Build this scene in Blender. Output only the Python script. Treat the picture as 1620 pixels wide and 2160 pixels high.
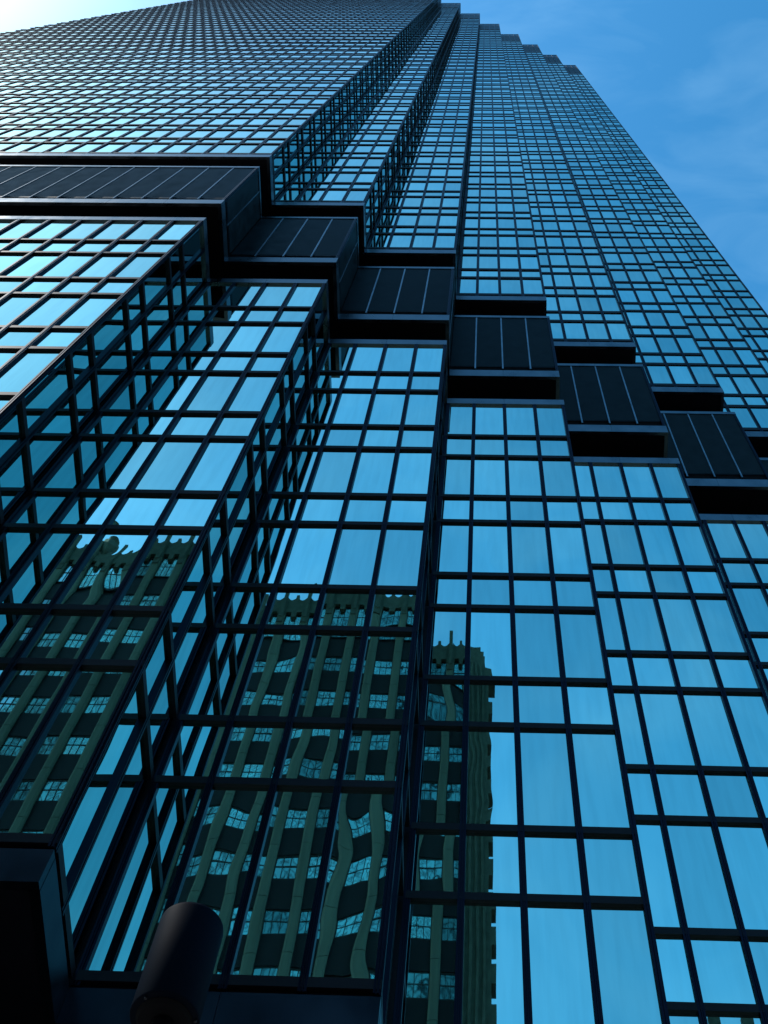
import bpy, bmesh, math, random
from mathutils import Vector, Matrix

random.seed(7)
S = bpy.context.scene
for o in list(bpy.data.objects):
    bpy.data.objects.remove(o, do_unlink=True)
COL = S.collection

# ---------------------------------------------------------------- camera
# axes measured from the vanishing points of the photograph (right, down, forward)
RIGHT = Vector((0.99979, -0.00009, 0.02072))
DOWN = Vector((0.00323, 0.98844, -0.15155))
FWD = Vector((-0.02047, 0.15159, 0.98823))
CAM = Vector((14.163, -13.456, 1.6))
FPX, PX, PY = 1500.0, 994.56, 123.1          # focal length and principal point in photo pixels
cd = bpy.data.cameras.new('camera')
cam = bpy.data.objects.new('camera', cd)
COL.objects.link(cam)
cam.matrix_world = Matrix(((RIGHT.x, -DOWN.x, -FWD.x, CAM.x), (RIGHT.y, -DOWN.y, -FWD.y, CAM.y),
                           (RIGHT.z, -DOWN.z, -FWD.z, CAM.z), (0, 0, 0, 1)))
cd.sensor_fit = 'VERTICAL'
cd.sensor_height = 36.0
cd.lens = FPX / 2160 * 36
cd.shift_x = (810 - PX) / 2160
cd.shift_y = (PY - 1080) / 2160
cd.clip_start = 0.1
cd.clip_end = 4000
S.camera = cam

# ---------------------------------------------------------------- sky and sun
SUN_EL = math.radians(47)
SUN_AZ = math.radians(81)                    # measured from -Y towards -X
sdir = Vector((-math.sin(SUN_AZ) * math.cos(SUN_EL), -math.cos(SUN_AZ) * math.cos(SUN_EL), math.sin(SUN_EL)))
W_ = bpy.data.worlds.new('World')
S.world = W_
W_.use_nodes = True
nt = W_.node_tree
nt.nodes.clear()
out = nt.nodes.new('ShaderNodeOutputWorld')
bg = nt.nodes.new('ShaderNodeBackground')
sky = nt.nodes.new('ShaderNodeTexSky')
sky.sky_type = 'NISHITA'
sky.sun_disc = False
sky.sun_elevation = SUN_EL
sky.sun_rotation = math.atan2(sdir.x, sdir.y)
sky.air_density = 1.0
sky.dust_density = 0.65
sky.ozone_density = 2.0
# thin, even veils of cirrus over the whole dome and the cool grade of the picture
tc = nt.nodes.new('ShaderNodeTexCoord')
mp = nt.nodes.new('ShaderNodeMapping')
mp.inputs['Scale'].default_value = (2.2, 5.0, 2.0)
mp.inputs['Rotation'].default_value = (0.3, 0.2, 0.7)
nz = nt.nodes.new('ShaderNodeTexNoise')
nz.inputs['Scale'].default_value = 2.6
nz.inputs['Detail'].default_value = 10
nz.inputs['Distortion'].default_value = 0.6
rp = nt.nodes.new('ShaderNodeMapRange')
rp.inputs['From Min'].default_value = 0.42
rp.inputs['From Max'].default_value = 0.75
rp.inputs['To Min'].default_value = 0.0
rp.inputs['To Max'].default_value = 0.06
tint = nt.nodes.new('ShaderNodeMix')
tint.data_type = 'RGBA'
tint.blend_type = 'MULTIPLY'
tint.inputs['Factor'].default_value = 1.0
tint.inputs['B'].default_value = (0.84, 1.10, 1.08, 1)
veil = nt.nodes.new('ShaderNodeMix')
veil.data_type = 'RGBA'
veil.inputs['B'].default_value = (4.2, 6.6, 7.8, 1)
L = nt.links.new
L(tc.outputs['Generated'], mp.inputs['Vector'])
L(mp.outputs['Vector'], nz.inputs['Vector'])
L(nz.outputs['Fac'], rp.inputs['Value'])
hs = nt.nodes.new('ShaderNodeHueSaturation')
hs.inputs['Saturation'].default_value = 1.32
hs.inputs['Hue'].default_value = 0.49
L(sky.outputs['Color'], hs.inputs['Color'])
L(hs.outputs['Color'], tint.inputs['A'])
L(rp.outputs['Result'], veil.inputs['Factor'])
L(tint.outputs['Result'], veil.inputs['A'])
L(veil.outputs['Result'], bg.inputs['Color'])
bg.inputs['Strength'].default_value = 0.12
L(bg.outputs['Background'], out.inputs['Surface'])

sl = bpy.data.lights.new('sun', 'SUN')
sl.energy = 2.5
sl.angle = math.radians(0.53)
sl.color = (1.0, 0.95, 0.88)
sun = bpy.data.objects.new('sun', sl)
COL.objects.link(sun)
sun.location = (-60, -30, 120)
sun.rotation_euler = (-sdir).to_track_quat('-Z', 'Y').to_euler()

S.render.engine = 'CYCLES'
S.render.resolution_x, S.render.resolution_y = 768, 1024
S.cycles.max_bounces = 10
S.cycles.glossy_bounces = 8
S.view_settings.view_transform = 'Standard'
S.view_settings.look = 'None'
S.view_settings.gamma = 1
S.view_settings.use_curve_mapping = False
S.view_settings.exposure = 1.2

# ---------------------------------------------------------------- helpers
BW, D, M = 6.096, 3.28, 1.56     # bay width, step depth, window module
NB = 8                           # bays: one broad front and seven steps
XL = -65.2                       # left end of the broad front
BACK = (NB - 1) * D + 38.0


def link(name, me, parent=None, loc=(0, 0, 0), rz=0.0, kind=None):
    o = bpy.data.objects.new(name, me)
    COL.objects.link(o)
    o.parent = parent
    o.location = loc
    o.rotation_euler = (0, 0, rz)
    if kind:
        o['kind'] = kind
    return o


def tag(o, label, cat, group=None):
    o['label'] = label
    o['category'] = cat
    if group:
        o['group'] = group
    return o


class MB:
    def __init__(self):
        self.v, self.f = [], []

    def box(self, x0, x1, y0, y1, z0, z1):
        n = len(self.v)
        self.v += [(x0, y0, z0), (x1, y0, z0), (x1, y1, z0), (x0, y1, z0), (x0, y0, z1), (x1, y0, z1), (x1, y1, z1), (x0, y1, z1)]
        self.f += [tuple(n + i for i in q) for q in ((0, 3, 2, 1), (4, 5, 6, 7), (0, 1, 5, 4), (1, 2, 6, 5), (2, 3, 7, 6), (3, 0, 4, 7))]
        return self

    def quad(self, a, b, c, d):
        n = len(self.v)
        self.v += [tuple(a), tuple(b), tuple(c), tuple(d)]
        self.f.append((n, n + 1, n + 2, n + 3))

    def prism(self, poly, z0, z1):
        n, m = len(self.v), len(poly)
        self.v += [(x, y, z0) for x, y in poly] + [(x, y, z1) for x, y in poly]
        self.f.append(tuple(range(n + m - 1, n - 1, -1)))
        self.f.append(tuple(range(n + m, n + 2 * m)))
        for i in range(m):
            j = (i + 1) % m
            self.f.append((n + i, n + j, n + m + j, n + m + i))
        return self

    def prism_y(self, poly, y0, y1):
        n, m = len(self.v), len(poly)
        self.v += [(x, y0, z) for x, z in poly] + [(x, y1, z) for x, z in poly]
        self.f.append(tuple(range(n, n + m)))
        self.f.append(tuple(range(n + 2 * m - 1, n + m - 1, -1)))
        for i in range(m):
            j = (i + 1) % m
            self.f.append((n + j, n + i, n + m + i, n + m + j))
        return self

    def lathe(self, prof, seg=32, cx=0, cy=0):
        n = len(self.v)
        for r, z in prof:
            for k in range(seg):
                a = 2 * math.pi * k / seg
                self.v.append((cx + r * math.cos(a), cy + r * math.sin(a), z))
        for i in range(len(prof) - 1):
            for k in range(seg):
                k2 = (k + 1) % seg
                self.f.append((n + i * seg + k, n + i * seg + k2, n + (i + 1) * seg + k2, n + (i + 1) * seg + k))
        self.f.append(tuple(n + k for k in range(seg - 1, -1, -1)))
        self.f.append(tuple(n + (len(prof) - 1) * seg + k for k in range(seg)))
        return self

    def mesh(self, name, mat, smooth=False, bevel=0):
        me = bpy.data.meshes.new(name)
        me.from_pydata(self.v, [], self.f)
        if bevel:
            bm = bmesh.new()
            bm.from_mesh(me)
            bmesh.ops.bevel(bm, geom=bm.edges[:], offset=bevel, segments=1, affect='EDGES')
            bm.to_mesh(me)
            bm.free()
        me.materials.append(mat)
        if smooth:
            for p in me.polygons:
                p.use_smooth = True
        me.update()
        return me


# ---------------------------------------------------------------- materials
def newmat(name):
    m = bpy.data.materials.new(name)
    m.use_nodes = True
    return m, m.node_tree, m.node_tree.nodes['Principled BSDF']


def surf(name, col, rough=0.5, metal=0.0, var=0.15, scale=1.5, bump=0.0, spec=0.5, streak=False, rvar=0.0):
    m, t, b = newmat(name)
    b.inputs['Roughness'].default_value = rough
    b.inputs['Metallic'].default_value = metal
    b.inputs['Specular IOR Level'].default_value = spec
    g = t.nodes.new('ShaderNodeNewGeometry')
    mpn = t.nodes.new('ShaderNodeMapping')
    if streak:
        mpn.inputs['Scale'].default_value = (1, 1, 0.12)
    n = t.nodes.new('ShaderNodeTexNoise')
    n.inputs['Scale'].default_value = scale
    n.inputs['Detail'].default_value = 6
    t.links.new(g.outputs['Position'], mpn.inputs['Vector'])
    t.links.new(mpn.outputs['Vector'], n.inputs['Vector'])
    r = t.nodes.new('ShaderNodeValToRGB')
    r.color_ramp.elements[0].position = 0.3
    r.color_ramp.elements[1].position = 0.7
    r.color_ramp.elements[0].color = tuple(c * (1 - var) for c in col) + (1,)
    r.color_ramp.elements[1].color = tuple(c * (1 + var) for c in col) + (1,)
    t.links.new(n.outputs['Fac'], r.inputs['Fac'])
    t.links.new(r.outputs['Color'], b.inputs['Base Color'])
    if rvar:
        mr = t.nodes.new('ShaderNodeMapRange')
        mr.inputs['From Min'].default_value = 0.3
        mr.inputs['From Max'].default_value = 0.7
        mr.inputs['To Min'].default_value = rough - rvar
        mr.inputs['To Max'].default_value = rough + rvar
        t.links.new(n.outputs['Fac'], mr.inputs['Value'])
        t.links.new(mr.outputs['Result'], b.inputs['Roughness'])
    if bump:
        n2 = t.nodes.new('ShaderNodeTexNoise')
        n2.inputs['Scale'].default_value = scale * 12
        n2.inputs['Detail'].default_value = 4
        t.links.new(g.outputs['Position'], n2.inputs['Vector'])
        bp = t.nodes.new('ShaderNodeBump')
        bp.inputs['Strength'].default_value = 0.6
        bp.inputs['Distance'].default_value = bump
        t.links.new(n2.outputs['Fac'], bp.inputs['Height'])
        t.links.new(bp.outputs['Normal'], b.inputs['Normal'])
    return m


def mirror_glass(name, col, wave, rough=0.008, scale=0.75, lo=0.82, hi=1.1):
    """Coated glass: a dark mirror whose panes are each a little out of true."""
    m, t, b = newmat(name)
    b.inputs['Metallic'].default_value = 1.0
    b.inputs['Roughness'].default_value = rough
    N, K = t.nodes.new, t.links.new
    g = N('ShaderNodeNewGeometry')
    oi = N('ShaderNodeObjectInfo')
    add = N('ShaderNodeMath'); add.operation = 'ADD'
    K(g.outputs['Random Per Island'], add.inputs[0]); K(oi.outputs['Random'], add.inputs[1])
    fr = N('ShaderNodeMath'); fr.operation = 'FRACT'
    K(add.outputs[0], fr.inputs[0])
    # a different patch of noise for every pane
    sc = N('ShaderNodeMath'); sc.operation = 'MULTIPLY'; sc.inputs[1].default_value = 90.0
    K(fr.outputs[0], sc.inputs[0])
    nz = N('ShaderNodeTexNoise'); nz.noise_dimensions = '4D'
    nz.inputs['Scale'].default_value = scale
    nz.inputs['Detail'].default_value = 1.5
    nz.inputs['Roughness'].default_value = 0.35
    K(g.outputs['Position'], nz.inputs['Vector']); K(sc.outputs[0], nz.inputs['W'])
    sub = N('ShaderNodeVectorMath'); sub.operation = 'SUBTRACT'; sub.inputs[1].default_value = (0.5, 0.5, 0.5)
    K(nz.outputs['Color'], sub.inputs[0])
    pw = N('ShaderNodeMath'); pw.operation = 'POWER'; pw.inputs[1].default_value = 9.0
    K(fr.outputs[0], pw.inputs[0])
    ma = N('ShaderNodeMath'); ma.operation = 'MULTIPLY_ADD'; ma.inputs[1].default_value = wave * 9.0; ma.inputs[2].default_value = wave
    K(pw.outputs[0], ma.inputs[0])
    vs = N('ShaderNodeVectorMath'); vs.operation = 'SCALE'
    K(sub.outputs[0], vs.inputs[0]); K(ma.outputs[0], vs.inputs['Scale'])
    va = N('ShaderNodeVectorMath'); va.operation = 'ADD'
    K(g.outputs['Normal'], va.inputs[0]); K(vs.outputs[0], va.inputs[1])
    vn = N('ShaderNodeVectorMath'); vn.operation = 'NORMALIZE'
    K(va.outputs[0], vn.inputs[0])
    K(vn.outputs[0], b.inputs['Normal'])
    # dust and rain streaks, and a slight change of coating from pane to pane
    mp2 = N('ShaderNodeMapping'); mp2.inputs['Scale'].default_value = (3.0, 3.0, 0.45)
    K(g.outputs['Position'], mp2.inputs['Vector'])
    d = N('ShaderNodeTexNoise'); d.inputs['Scale'].default_value = 1.4; d.inputs['Detail'].default_value = 7
    K(mp2.outputs['Vector'], d.inputs['Vector'])
    dr = N('ShaderNodeMapRange')
    dr.inputs['From Min'].default_value = 0.35; dr.inputs['From Max'].default_value = 0.6
    dr.inputs['To Min'].default_value = 0.93; dr.inputs['To Max'].default_value = 1.0
    K(d.outputs['Fac'], dr.inputs['Value'])
    pr = N('ShaderNodeMapRange'); pr.inputs['To Min'].default_value = lo; pr.inputs['To Max'].default_value = hi
    K(fr.outputs[0], pr.inputs['Value'])
    mu = N('ShaderNodeMath'); mu.operation = 'MULTIPLY'
    K(dr.outputs['Result'], mu.inputs[0]); K(pr.outputs['Result'], mu.inputs[1])
    cs = N('ShaderNodeVectorMath'); cs.operation = 'SCALE'; cs.inputs[0].default_value = col
    K(mu.outputs[0], cs.inputs['Scale'])
    K(cs.outputs[0], b.inputs['Base Color'])
    return m


GLASS = mirror_glass('coated_glass', (0.41, 0.725, 0.665), 0.0032, scale=0.8)
BLACK = surf('black_anodised', (0.004, 0.004, 0.007), 0.5, 0.0, 0.2, 2.0, spec=0.2)
MULL = surf('blue_black_anodised', (0.011, 0.014, 0.024), 0.42, 1.0, 0.2, 3.0, streak=True, rvar=0.08)
TRIM = surf('pale_trim', (0.19, 0.21, 0.23), 0.35, 1.0, 0.2, 2.0)
ALU = surf('grey_aluminium', (0.12, 0.135, 0.15), 0.34, 1.0, 0.22, 1.2, rvar=0.09)
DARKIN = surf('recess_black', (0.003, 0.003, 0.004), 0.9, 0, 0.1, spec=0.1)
LOUV = surf('louvre_blade', (0.007, 0.015, 0.020), 0.40, 0.0, 0.35, 1.4, spec=0.09, rvar=0.1)
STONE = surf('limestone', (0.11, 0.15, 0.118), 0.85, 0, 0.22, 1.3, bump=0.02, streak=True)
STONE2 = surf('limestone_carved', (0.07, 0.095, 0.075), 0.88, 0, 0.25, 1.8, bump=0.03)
SPAN = surf('dark_spandrel', (0.002, 0.003, 0.007), 0.7, 0, 0.25, 1.2, streak=True)
SASH = surf('dark_sash', (0.03, 0.032, 0.034), 0.5, 0, 0.1)
OLDGLASS = mirror_glass('old_window_glass', (0.76, 0.86, 0.80), 0.05, 0.04, 1.1, 0.35, 1.12)
BEAM = surf('base_beam_metal', (0.026, 0.036, 0.05), 0.4, 1.0, 0.2, 1.2, rvar=0.08)
LAMPM = surf('lamp_navy_metal', (0.001, 0.003, 0.0075), 0.6, 0.0, 0.15, 6.0, spec=0.025, rvar=0.05)
CONC = surf('pavement_granite', (0.13, 0.13, 0.13), 0.85, 0, 0.15, 0.8, bump=0.01)
KERB = surf('kerb_granite', (0.34, 0.34, 0.33), 0.8, 0, 0.15, 2.0, bump=0.01)
ASPH = surf('asphalt', (0.05, 0.05, 0.052), 0.9, 0, 0.2, 1.5, bump=0.01)
PAINT = surf('road_paint', (0.75, 0.75, 0.72), 0.7, 0, 0.15, 3.0)
EARTH = surf('ground_concrete', (0.12, 0.12, 0.12), 0.9, 0, 0.15, 0.3)


# ---------------------------------------------------------------- setting
def sheet(name, x0, x1, y0, y1, z, mat, kind='structure'):
    b = MB()
    b.quad((x0, y0, z), (x1, y0, z), (x1, y1, z), (x0, y1, z))
    return link(name, b.mesh(name, mat), kind=kind)


sheet('ground', -1500, 1500, -1500, 1500, -0.16, EARTH)
sheet('road', -400, 400, -36, -17, -0.13, ASPH)
for nm, y0, y1 in (('pavement', -16.7, 100), ('pavement', -120, -36.3)):
    link(nm, MB().box(-300, 300, y0, y1, -0.15, 0).mesh(nm, CONC), kind='structure')
for y0, y1 in ((-17.0, -16.704), (-36.296, -36.0)):
    link('kerb', MB().box(-300, 300, y0, y1, -0.15, 0.004).mesh('kerb', KERB), kind='structure')
rm = MB()
for i in range(-30, 31):
    rm.quad((i * 9, -26.56, -0.126), (i * 9 + 3, -26.56, -0.126), (i * 9 + 3, -26.44, -0.126), (i * 9, -26.44, -0.126))
link('road_marking', rm.mesh('road_marking', PAINT), kind='structure')

# ---------------------------------------------------------------- the glass tower
Z_SILL, Z_CAP0, Z_CAP1 = 12.65, 35.36, 35.76
Z_LV0, Z_LV1, Z_LVP0, Z_LVP1, Z_LVT = 37.79, 38.34, 38.84, 44.12, 44.35
Z_SOF, Z_SOF1, Z_UP0 = 46.42, 46.95, 47.38
FLOOR, TALL = 3.862, 2.53
NFL = 42
Z_CR = Z_UP0 + NFL * FLOOR
Z_PAR, Z_ROOF = 222.6, 225.69

tower = bpy.data.objects.new('office_tower', None)
COL.objects.link(tower)
tag(tower, 'tall dark glass skyscraper with stepped bays and a black louvre band, filling the view', 'skyscraper')

FOOT = [(XL, 0.0), (0.0, 0.0)]
for k in range(1, NB):
    FOOT += [((k - 1) * BW, k * D), (k * BW, k * D)]
FOOT += [((NB - 1) * BW, BACK), (XL, BACK)]


def inset(poly, e):
    n, res = len(poly), []
    for i in range(n):
        p0, p1, p2 = Vector(poly[i - 1]), Vector(poly[i]), Vector(poly[(i + 1) % n])
        d1, d2 = (p1 - p0).normalized(), (p2 - p1).normalized()
        n1, n2 = Vector((-d1.y, d1.x)), Vector((-d2.y, d2.x))
        q = p1 + (n1 + n2) * e
        res.append((q.x, q.y))
    return res


class Face:
    """One flat facade: origin, direction along it, length, mullion positions."""
    def __init__(s, ox, oy, rz, length, mull, corner0, corner1):
        s.o = Vector((ox, oy, 0)); s.rz = rz; s.len = length; s.mull = mull
        s.c0, s.c1 = corner0, corner1
        c, si = math.cos(rz), math.sin(rz)
        s.u = Vector((c, si, 0)); s.n = Vector((si, -c, 0))

    def p(s, t, depth, z):
        q = s.o + s.u * t - s.n * depth
        return (q.x, q.y, z)


FACES = []
nm = int(-XL / M)
FACES.append(Face(XL, 0, 0, -XL, [-XL - M * i for i in range(nm, 0, -1) if -XL - M * i > 0.4], 1, 1))
for k in range(1, NB):
    FACES.append(Face((k - 1) * BW, (k - 1) * D, math.pi / 2, D, [M], 1, 0))
    FACES.append(Face((k - 1) * BW, k * D, 0, BW, [BW - 3 * M, BW - 2 * M, BW - M], 0, 1))
FACES.append(Face((NB - 1) * BW, (NB - 1) * D, math.pi / 2, BACK - (NB - 1) * D, [M * i for i in range(1, int((BACK - (NB - 1) * D) / M))], 1, 1))
CEDGE = 0.17          # width of a corner post on each side
GD = 0.118            # glass sits this far behind the front of the mullions


def project(pt):
    d = Vector(pt) - CAM
    w = d.dot(FWD)
    if w < 0.5:
        return None
    return PX + FPX * d.dot(RIGHT) / w, PY + FPX * d.dot(DOWN) / w


def shown(face, t0, t1, z0, z1):
    """area in photo pixels inside the frame, 0 when the face turns away"""
    c = face.o + face.u * (t0 + t1) / 2
    if (CAM - c).dot(face.n) <= 0:
        return 0.0
    pts = [project(face.p(t, 0, z)) for t, z in ((t0, z0), (t1, z0), (t1, z1), (t0, z1))]
    if any(q is None for q in pts):
        return 0.0
    # Sutherland-Hodgman against the frame
    for ax, lim, sg in ((0, 0, 1), (0, 1620, -1), (1, 0, 1), (1, 2160, -1)):
        new = []
        for i, a in enumerate(pts):
            b = pts[(i + 1) % len(pts)]
            ia, ib = sg * (a[ax] - lim) >= 0, sg * (b[ax] - lim) >= 0
            if ia:
                new.append(a)
            if ia != ib:
                r = (lim - a[ax]) / (b[ax] - a[ax])
                new.append((a[0] + r * (b[0] - a[0]), a[1] + r * (b[1] - a[1])))
        pts = new
        if not pts:
            return 0.0
    return abs(sum(pts[i][0] * pts[(i + 1) % len(pts)][1] - pts[(i + 1) % len(pts)][0] * pts[i][1] for i in range(len(pts)))) / 2


def columns(face):
    xs = [CEDGE - 0.02 if face.c0 else 0.0] + face.mull + [face.len - CEDGE + 0.02 if face.c1 else face.len]
    return list(zip(xs[:-1], xs[1:]))


TH = 0.14             # transom height, lower block
GDU, THU = 0.09, 0.25  # glass depth and transom height of the shaft


def gth(z):
    return (GDU, THU) if z > 46 else (GD, TH)

low_tall = [33.02, 29.15, 25.27, 21.39, 17.43, Z_SILL]
low_small = [31.62, 27.79, 23.93, 20.00, 16.02]
low_bars = sorted(low_tall + low_small)
up_bars = []
for i in range(NFL):
    up_bars += [Z_UP0 + i * FLOOR, Z_UP0 + i * FLOOR + TALL]
sections = [(low_bars, Z_CAP0), (up_bars, Z_CR)]

panes, bars = [], []
for f in FACES:
    for bl, ztop in sections:
        for i, z0 in enumerate(bl):
            z1 = (bl[i + 1] if i + 1 < len(bl) else ztop)
            for t0, t1 in columns(f):
                panes.append((shown(f, t0, t1, z0, z1), f, t0, t1, z0, z1))
            bars.append((shown(f, 0, f.len, z0 - gth(z0)[1], z0), f, z0))
panes.sort(key=lambda a: -a[0])
bars.sort(key=lambda a: -a[0])

pane_mesh = {}
rest = MB()
for i, (a, f, t0, t1, z0, z1) in enumerate(panes):
    w, h = round(t1 - t0, 3), round(z1 - z0, 3)
    gd = gth(z0)[0]
    tx, tz = random.gauss(0, 0.0022), random.gauss(0, 0.0022)   # each pane slightly out of true
    if i < 300 and a > 0:
        key = (w, h)
        if key not in pane_mesh:
            pane_mesh[key] = MB().box(-w / 2, w / 2, 0, 0.012, -h / 2, h / 2).mesh('pane', GLASS)
        o = link('pane', pane_mesh[key], tower, f.p((t0 + t1) / 2, gd, (z0 + z1) / 2), f.rz)
        o.rotation_euler = (tx, 0, f.rz + tz)
    else:
        dx, dz = tx * h / 2, tz * w / 2
        rest.quad(f.p(t0, gd - dx + dz, z0), f.p(t1, gd - dx - dz, z0), f.p(t1, gd + dx - dz, z1), f.p(t0, gd + dx + dz, z1))
link('distant_panes', rest.mesh('distant_panes', GLASS), tower, kind='stuff')

restb = MB()
bar_mesh = {}
for i, (a, f, z0) in enumerate(bars):
    if i < 300 and a > 0:
        key = (round(f.len, 3), gth(z0))
        if key not in bar_mesh:
            bar_mesh[key] = MB().box(0.03, f.len - 0.03, 0.017, GD + 0.05, -gth(z0)[1], 0).mesh('transom', BLACK)
        link('transom', bar_mesh[key], tower, f.p(0, 0, z0), f.rz)
    else:
        q = [f.p(0.03, 0.017, 0), f.p(f.len - 0.03, 0.017, 0), f.p(f.len - 0.03, GD + 0.05, 0), f.p(0.03, GD + 0.05, 0)]
        restb.prism([(v[0], v[1]) for v in q], z0 - gth(z0)[1], z0)
link('distant_transoms', restb.mesh('distant_transoms', BLACK), tower, kind='stuff')


def mull_mesh(h, w=0.17, d=0.16, mat=None):
    b = MB()                       # a front fin with a groove either side of a wider back
    g = w * 0.3
    b.box(-w / 2, -w / 2 + g, 0.012, d, 0, h)
    b.box(w / 2 - g, w / 2, 0.012, d, 0, h)
    b.box(-w / 2 + g - 0.004, w / 2 - g + 0.004, 0.034, d - 0.002, 0, h)
    b.box(-0.014, 0.014, 0, d - 0.004, 0, h)
    return b.mesh('mullion', mat or MULL)


def corner_mesh(h):
    b = MB()                       # local: corner at origin, front runs to -x, return runs to +y
    b.box(-CEDGE, -CEDGE + 0.05, 0, 0.17, 0, h)
    b.box(-CEDGE + 0.075, -0.05, 0.004, 0.16, 0, h)
    b.box(-0.16, -0.004, 0.05, CEDGE - 0.075, 0, h)
    b.box(-0.17, 0, CEDGE - 0.05, CEDGE, 0, h)
    b.box(-0.15, -0.035, 0.035, 0.15, 0, h)
    return b.mesh('corner_post', MULL)


# mullions and corner posts: lower block, upper shaft, crown
for z0, z1, mw in ((Z_SILL - 0.2, Z_CAP0 + 0.02, 0.18), (Z_SOF1 + 0.02, Z_ROOF - 0.02, 0.20)):
    mm, cm = mull_mesh(z1 - z0, mw), corner_mesh(z1 - z0)
    for f in FACES:
        for t in f.mull:
            link('mullion', mm, tower, f.p(t, 0, z0), f.rz)
        if not f.c0:                # in the re-entrant corner
            link('mullion', mm, tower, f.p(0.075, 0.02, z0), f.rz)
    for k in range(NB):
        link('corner_post', cm, tower, (k * BW, k * D, z0))

# louvre band
pan = {}


def louvre_mesh(w):
    b = MB()
    h = Z_LVP1 - Z_LVP0
    n = 46
    for i in range(n):
        z = h * i / n
        b.quad((-w / 2, 0.058, z), (w / 2, 0.058, z), (w / 2, 0.045, z + h / n * 0.72), (-w / 2, 0.045, z + h / n * 0.72))
    b.quad((-w / 2, 0.13, 0), (w / 2, 0.13, 0), (w / 2, 0.13, h), (-w / 2, 0.13, h))
    return b.mesh('louvre_panel', LOUV)


lm = mull_mesh(Z_LVP1 - Z_LV1 - 0.2, 0.085, 0.12, TRIM)
lc = corner_mesh(Z_LVP1 - Z_LV1)
for f in FACES:
    for t0, t1 in columns(f):
        w = round(t1 - t0, 3)
        if w not in pan:
            pan[w] = louvre_mesh(w)
        link('louvre_panel', pan[w], tower, f.p((t0 + t1) / 2, 0, Z_LVP0), f.rz)
    for t in f.mull:
        link('louvre_mullion', lm, tower, f.p(t, 0.012, Z_LV1 + 0.2), f.rz)
for k in range(NB):
    link('corner_post', lc, tower, (k * BW, k * D, Z_LV1 + 0.01))

# fascias: metal strips in lengths of two modules, each strip a piece of its own
fas = {}


def fascia(name, z0, z1, mat, depth=0.0, thick=0.2, step=2):
    for f in FACES:
        cuts = [0.0] + f.mull[::-1][1::step][::-1] + [f.len]
        a0 = thick if not f.c0 else 0.0          # butt against the return in re-entrant corners
        if f.rz > 1 and f.c0:
            a0 = thick + depth                   # returns butt behind the front strip
        cuts[0] = 0.004 + (depth if f.c0 else 0)
        if f.rz > 1:
            cuts[0] = depth + thick
            cuts[-1] = f.len + depth - 0.003
        else:
            cuts[0] = -depth if not f.c0 else 0.0
            cuts[-1] = f.len - depth
        for t0, t1 in zip(cuts[:-1], cuts[1:]):
            key = (round(t1 - t0, 3), z0, z1)
            if key not in fas:
                w = t1 - t0 - 0.012
                fas[key] = MB().box(-w / 2, w / 2, 0, thick, 0, z1 - z0).mesh(name, mat)
            link(name, fas[key], tower, f.p((t0 + t1) / 2, depth, z0), f.rz)


fascia('fascia_strip', Z_SOF, Z_SOF1, ALU)
fascia('fascia_strip', Z_LV0, Z_LV1, ALU)
fascia('cap_strip', Z_LVP1, Z_LVT, ALU)
fascia('cap_strip', Z_CAP0, Z_CAP1, ALU)
fascia('base_beam', 11.93, 12.40, BEAM)
fascia('roof_coping', Z_ROOF - 0.12, Z_ROOF, ALU, 0.0, 0.25)
fascia('crown_band', Z_CR, Z_CR + 0.3, ALU, 0.0, 0.2)

# dark bodies behind the skin
body = MB().prism(inset(FOOT, 0.16), Z_SOF + 0.02, Z_CR)
link('shaft_body', body.mesh('shaft_body', BLACK), tower)
link('crown_body', MB().prism(inset(FOOT, 0.10), Z_CR + 0.002, Z_PAR - 0.05).mesh('crown_body', BLACK), tower)
link('parapet_wall', MB().prism(inset(FOOT, 0.12), Z_PAR - 0.048, Z_ROOF - 0.3).mesh('parapet_wall', BEAM), tower)
link('louvre_body', MB().prism(inset(FOOT, 0.15), Z_LV0 + 0.02, Z_LVT - 0.02).mesh('louvre_body', DARKIN), tower)
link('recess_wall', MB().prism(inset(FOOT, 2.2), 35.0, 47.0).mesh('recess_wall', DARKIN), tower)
link('lower_body', MB().prism(inset(FOOT, 0.16), 11.96, Z_CAP1 - 0.03).mesh('lower_body', BLACK), tower)
link('lobby_wall', MB().prism(inset(FOOT, 1.4), 0.004, 12.0).mesh('lobby_wall', surf('lobby_dark_glass', (0.012, 0.014, 0.018), 0.12, 0, 0.1)), tower)

# ---------------------------------------------------------------- the old stone building across the street (seen in the glass)
YB = -50.0
PIT, PWID = 2.83, 0.86
X_P0 = 10.3
NPIER = 25
X_CORNER = 14.9
RT = 74.6
old = bpy.data.objects.new('stone_office_building', None)
COL.objects.link(old)
old.location = (X_CORNER - 35, YB - 10, 0)
tag(old, 'old limestone building with piers and crenellated parapet, seen mirrored in the lower glass', 'building')
OX, OY = old.location.x, old.location.y


def part(name, mb, mat, parent=old, loc=(0, 0, 0), smooth=False, kind=None):
    me = mb.mesh(name, mat, smooth) if isinstance(mb, MB) else mb
    return link(name, me, parent, (loc[0] - OX, loc[1] - OY, loc[2]), kind=kind)


XW = X_P0 - PIT * NPIER
part('wall', MB().box(XW, X_CORNER - 0.3, YB - 24, YB - 0.55, 0, RT - 0.3), SPAN)
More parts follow.
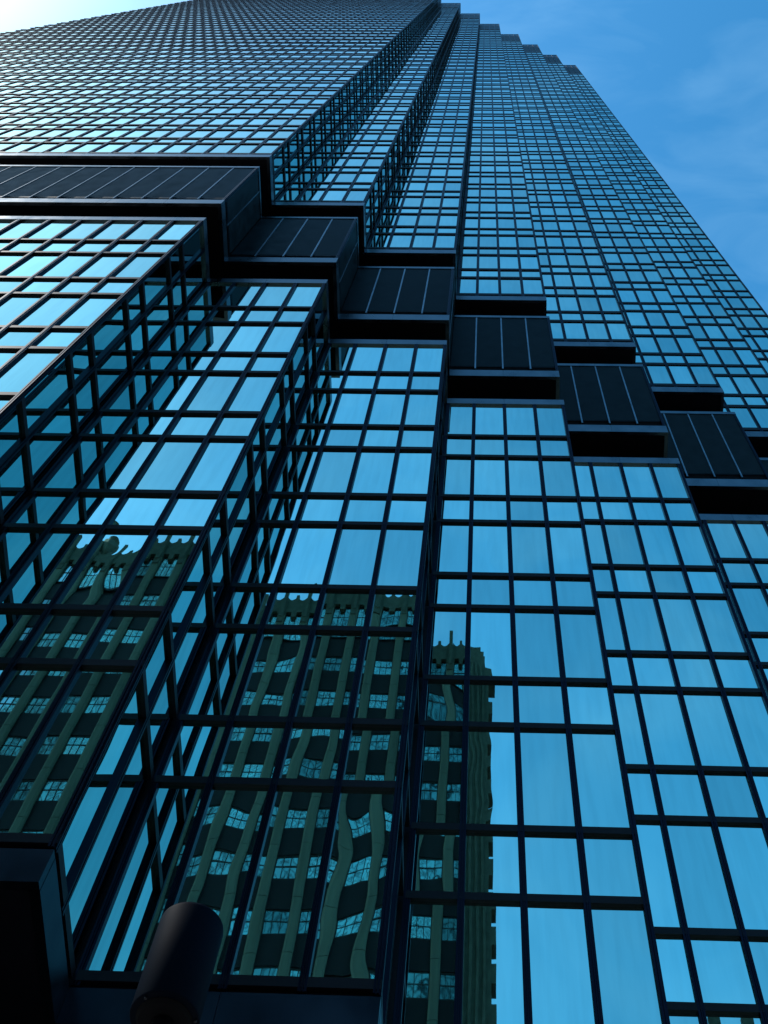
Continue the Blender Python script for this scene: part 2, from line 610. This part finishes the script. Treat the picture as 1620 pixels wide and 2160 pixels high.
# side wall and fluted corner pier
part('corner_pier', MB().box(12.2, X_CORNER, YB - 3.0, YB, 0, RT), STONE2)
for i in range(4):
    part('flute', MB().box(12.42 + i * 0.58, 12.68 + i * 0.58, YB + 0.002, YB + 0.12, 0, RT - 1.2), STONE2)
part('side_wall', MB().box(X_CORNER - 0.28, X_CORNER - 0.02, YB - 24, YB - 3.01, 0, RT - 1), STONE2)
qm = MB().box(0, 0.42, -1.6, 0, 0, 1.12).mesh('quoin', STONE2)
z = 2.0
while z < 70:
    part('quoin', qm, None, loc=(X_CORNER - 0.004, YB - 0.02, z))
    z += 2.27
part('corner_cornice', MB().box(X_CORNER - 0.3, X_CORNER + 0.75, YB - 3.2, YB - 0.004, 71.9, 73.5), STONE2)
for i, (a, b_, c) in enumerate(((12.25, 14.7, 75.2), (12.3, 14.2, 75.9), (12.3, 12.75, 77.3))):
    part('corner_step', MB().box(a, b_, YB - 2.4 + i * 0.3, YB - 0.05 - 0.02 * i, RT - 0.3 + i * 0.2, c), STONE2)

pier_m = MB()
z = 0.0
while z < RT - 0.1:                              # courses with open joints, one to a storey
    z2 = min(z + 3.48, RT)
    pier_m.prism([(-PWID / 2, -0.54), (PWID / 2, -0.54), (PWID / 2, -0.12), (PWID / 2 - 0.18, 0.0), (-PWID / 2 + 0.18, 0.0), (-PWID / 2, -0.12)], z, z2 - 0.03)
    pier_m.box(-PWID / 2 + 0.06, PWID / 2 - 0.06, -0.5, -0.16, z2 - 0.05, z2 + 0.02)
    z = z2
pier_m = pier_m.mesh('pier', STONE)
pin_m = MB()
pin_m.box(-0.34, 0.34, -0.30, 0.10, RT - 2.0, RT + 0.9)
pin_m.box(-0.2, 0.2, -0.25, 0.16, RT - 1.4, RT + 2.6)
pin_m = pin_m.mesh('pinnacle', STONE2)
# parapet: two scoops and a small merlon between each pair of pinnacles
hw = PIT / 2 - 0.2
prof = [(-hw, RT - 1.1)]
prof += [(-hw + 0.25, RT - 1.1), (-hw + 0.3, RT - 0.7), (-0.32, RT - 0.7), (-0.25, RT - 1.3), (0.25, RT - 1.3), (0.32, RT - 0.7), (hw - 0.3, RT - 0.7), (hw - 0.25, RT - 1.1), (hw, RT - 1.1)]
top = []
for sgn in (1, -1):
    pass
arc = lambda x0, x1, za, zb, n=7: [(x0 + (x1 - x0) * i / n, za + (zb - za) * i / n - 0.32 * math.sin(math.pi * i / n)) for i in range(n + 1)]
top = arc(hw, 0.2, RT + 1.25, RT + 1.05) + [(0.17, RT + 1.5), (-0.17, RT + 1.5)] + arc(-0.2, -hw, RT + 1.05, RT + 1.25)
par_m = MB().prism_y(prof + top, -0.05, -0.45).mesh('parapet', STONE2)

FH, WTOP0 = 3.48, 44.6
ow = PIT - PWID            # opening
win_rows = [(WTOP0 + FH * n - 1.55, 1.55) for n in range(-12, 8)] + [(71.3, 2.4)]
win_m, gl_m = {}, {}
for _, h in win_rows:
    if h in win_m:
        continue
    b = MB()
    w = ow / 2 - 0.02
    for x0, x1 in ((-w, -w + 0.07), (-w * 0.33 - 0.03, -w * 0.33 + 0.03), (w * 0.33 - 0.03, w * 0.33 + 0.03), (w - 0.07, w)):
        b.box(x0, x1, -0.50, -0.40, 0, h)
    for z0, z1 in ((0, 0.08), (h * 0.52, h * 0.52 + 0.06), (h - 0.08, h)):
        b.box(-w + 0.072, w - 0.072, -0.485, -0.415, z0, z1)
    win_m[h] = b.mesh('window', SASH)
    gl_m[h] = MB().box(-w, w, -0.456, -0.45, 0, h).mesh('glazing', OLDGLASS)
rest_w, rest_g = [], []
nwin = 0
sm = MB().box(-ow / 2 + 0.004, ow / 2 - 0.004, -0.546, -0.34, 0, FH - 1.55 - 0.02).mesh('spandrel', SPAN)
rest_frames, rest_glass = MB(), MB()
for i in range(NPIER + 1):
    x = X_P0 - PIT * i
    part('pier', pier_m, None, loc=(x, YB, 0))
    part('pinnacle', pin_m, None, loc=(x, YB, 0))
for r, (z0, h) in enumerate(reversed(win_rows)):
    for i in range(-1, NPIER):
        x = X_P0 - PIT * (i + 0.5)
        if i == -1:
            x = (X_P0 + PWID / 2 + 12.2) / 2
        if nwin < 300:
            sx = 1 if i >= 0 else 0.73
            o = part('window', win_m[h], None, loc=(x, YB, z0))
            o.scale = (sx, 1, 1)
            gl = link('glazing', gl_m[h], o)
            gl.rotation_euler = (random.gauss(0, 0.012), 0, random.gauss(0, 0.01))
            nwin += 1
        else:
            for src, dst in ((win_m[h], rest_frames), (gl_m[h], rest_glass)):
                n0 = len(dst.v)
                dst.v += [(v.co.x + x, v.co.y + YB, v.co.z + z0) for v in src.vertices]
                dst.f += [tuple(n0 + q for q in p.vertices) for p in src.polygons]
        if r > 0:
            o = part('spandrel', sm, None, loc=(x, YB, z0 + h + 0.01))
            if i < 0:
                o.scale = (0.72, 1, 1)
    if r == 0:
        for i in range(-1, NPIER):
            x = X_P0 - PIT * (i + 0.5) if i >= 0 else X_P0 + 1.2
            o = part('parapet', par_m, None, loc=(x, YB, 0))
            if i < 0:
                o.scale = (0.78, 1, 1)
part('lower_window_frames', rest_frames, SASH, kind='stuff')
part('lower_window_glass', rest_glass, OLDGLASS, kind='stuff')
part('roof_urn', MB().lathe([(0.25, 75.0), (0.3, 75.6), (0.75, 76.3), (0.95, 77.2), (0.85, 77.7), (0.4, 78.0), (0.55, 78.4), (0.2, 78.7)], 12, -31.5, YB - 0.7), STONE2)

# a lower neighbour beyond the side street
nb = bpy.data.objects.new('low_stone_building', None)
COL.objects.link(nb)
nb.location = (47, YB - 10, 0)
tag(nb, 'lower stone building with notched parapet, its roof edge mirrored in the glass at bottom right', 'building')
OX, OY = nb.location.x, nb.location.y
part('wall', MB().box(33.4, 62, YB - 24, YB - 0.4, 0, 48.1), SPAN, nb)
pm2 = MB().box(-0.45, 0.45, -0.5, 0, 0, 48.4).mesh('pier', STONE)
mm2 = MB().box(-0.5, 0.5, -0.45, 0.02, 48.2, 49.6).mesh('merlon', STONE2)
wm2 = MB().box(-0.85, 0.85, -0.42, -0.36, 0, 1.5).mesh('window', OLDGLASS)
for i in range(11):
    part('pier', pm2, None, nb, (33.9 + 2.76 * i, YB, 0))
    part('merlon', mm2, None, nb, (33.9 + 2.76 * i, YB, 0))
    if i < 10:
        for q in range(12):
            part('window', wm2, None, nb, (35.28 + 2.76 * i, YB, 6.0 + 3.45 * q))

# ---------------------------------------------------------------- street lamp with a drum head
def ground_point(x, y, z):
    d = (RIGHT * ((x - PX) / FPX) + DOWN * ((y - PY) / FPX) + FWD)
    return CAM + d * ((z - CAM.z) / d.z)


ZB = 4.05
lp = ground_point(346, 2150, ZB)
lamp = bpy.data.objects.new('street_lamp', None)
COL.objects.link(lamp)
lamp.location = (lp.x, lp.y, 0)
tag(lamp, 'dark cylindrical street lamp head standing in front of the lowest panes', 'street lamp')
R_ = 0.158
H_ = 0.30
link('lamp_head', MB().lathe([(R_ * 0.97, ZB), (R_, ZB + 0.006), (R_, ZB + H_ - 0.008), (R_ * 0.985, ZB + H_), (R_ * 0.93, ZB + H_ + 0.004)], 64).mesh('lamp_head', LAMPM, True), lamp)
link('lens', MB().lathe([(R_ * 0.72, ZB - 0.012), (R_ * 0.8, ZB - 0.002), (R_ * 0.8, ZB + 0.004)], 48).mesh('lens', DARKIN), lamp)
for a_ in range(3):
    link('screw', MB().lathe([(0.007, 0.0), (0.007, 0.004), (0.005, 0.006)], 10).mesh('screw', BLACK), lamp, (R_ * 0.9 * math.cos(a_ * 2.09), R_ * 0.9 * math.sin(a_ * 2.09), ZB - 0.0055))
link('pole', MB().lathe([(0.075, 0.12), (0.06, 0.5), (0.05, ZB + 0.012)], 24).mesh('pole', BLACK, True), lamp)
link('foot_plate', MB().lathe([(0.17, 0.002), (0.17, 0.06), (0.1, 0.12)], 24).mesh('foot_plate', BLACK), lamp)
for me in (bpy.data.meshes['lamp_head'], bpy.data.meshes['pole']):
    for p in me.polygons:
        p.use_smooth = len(p.vertices) == 4
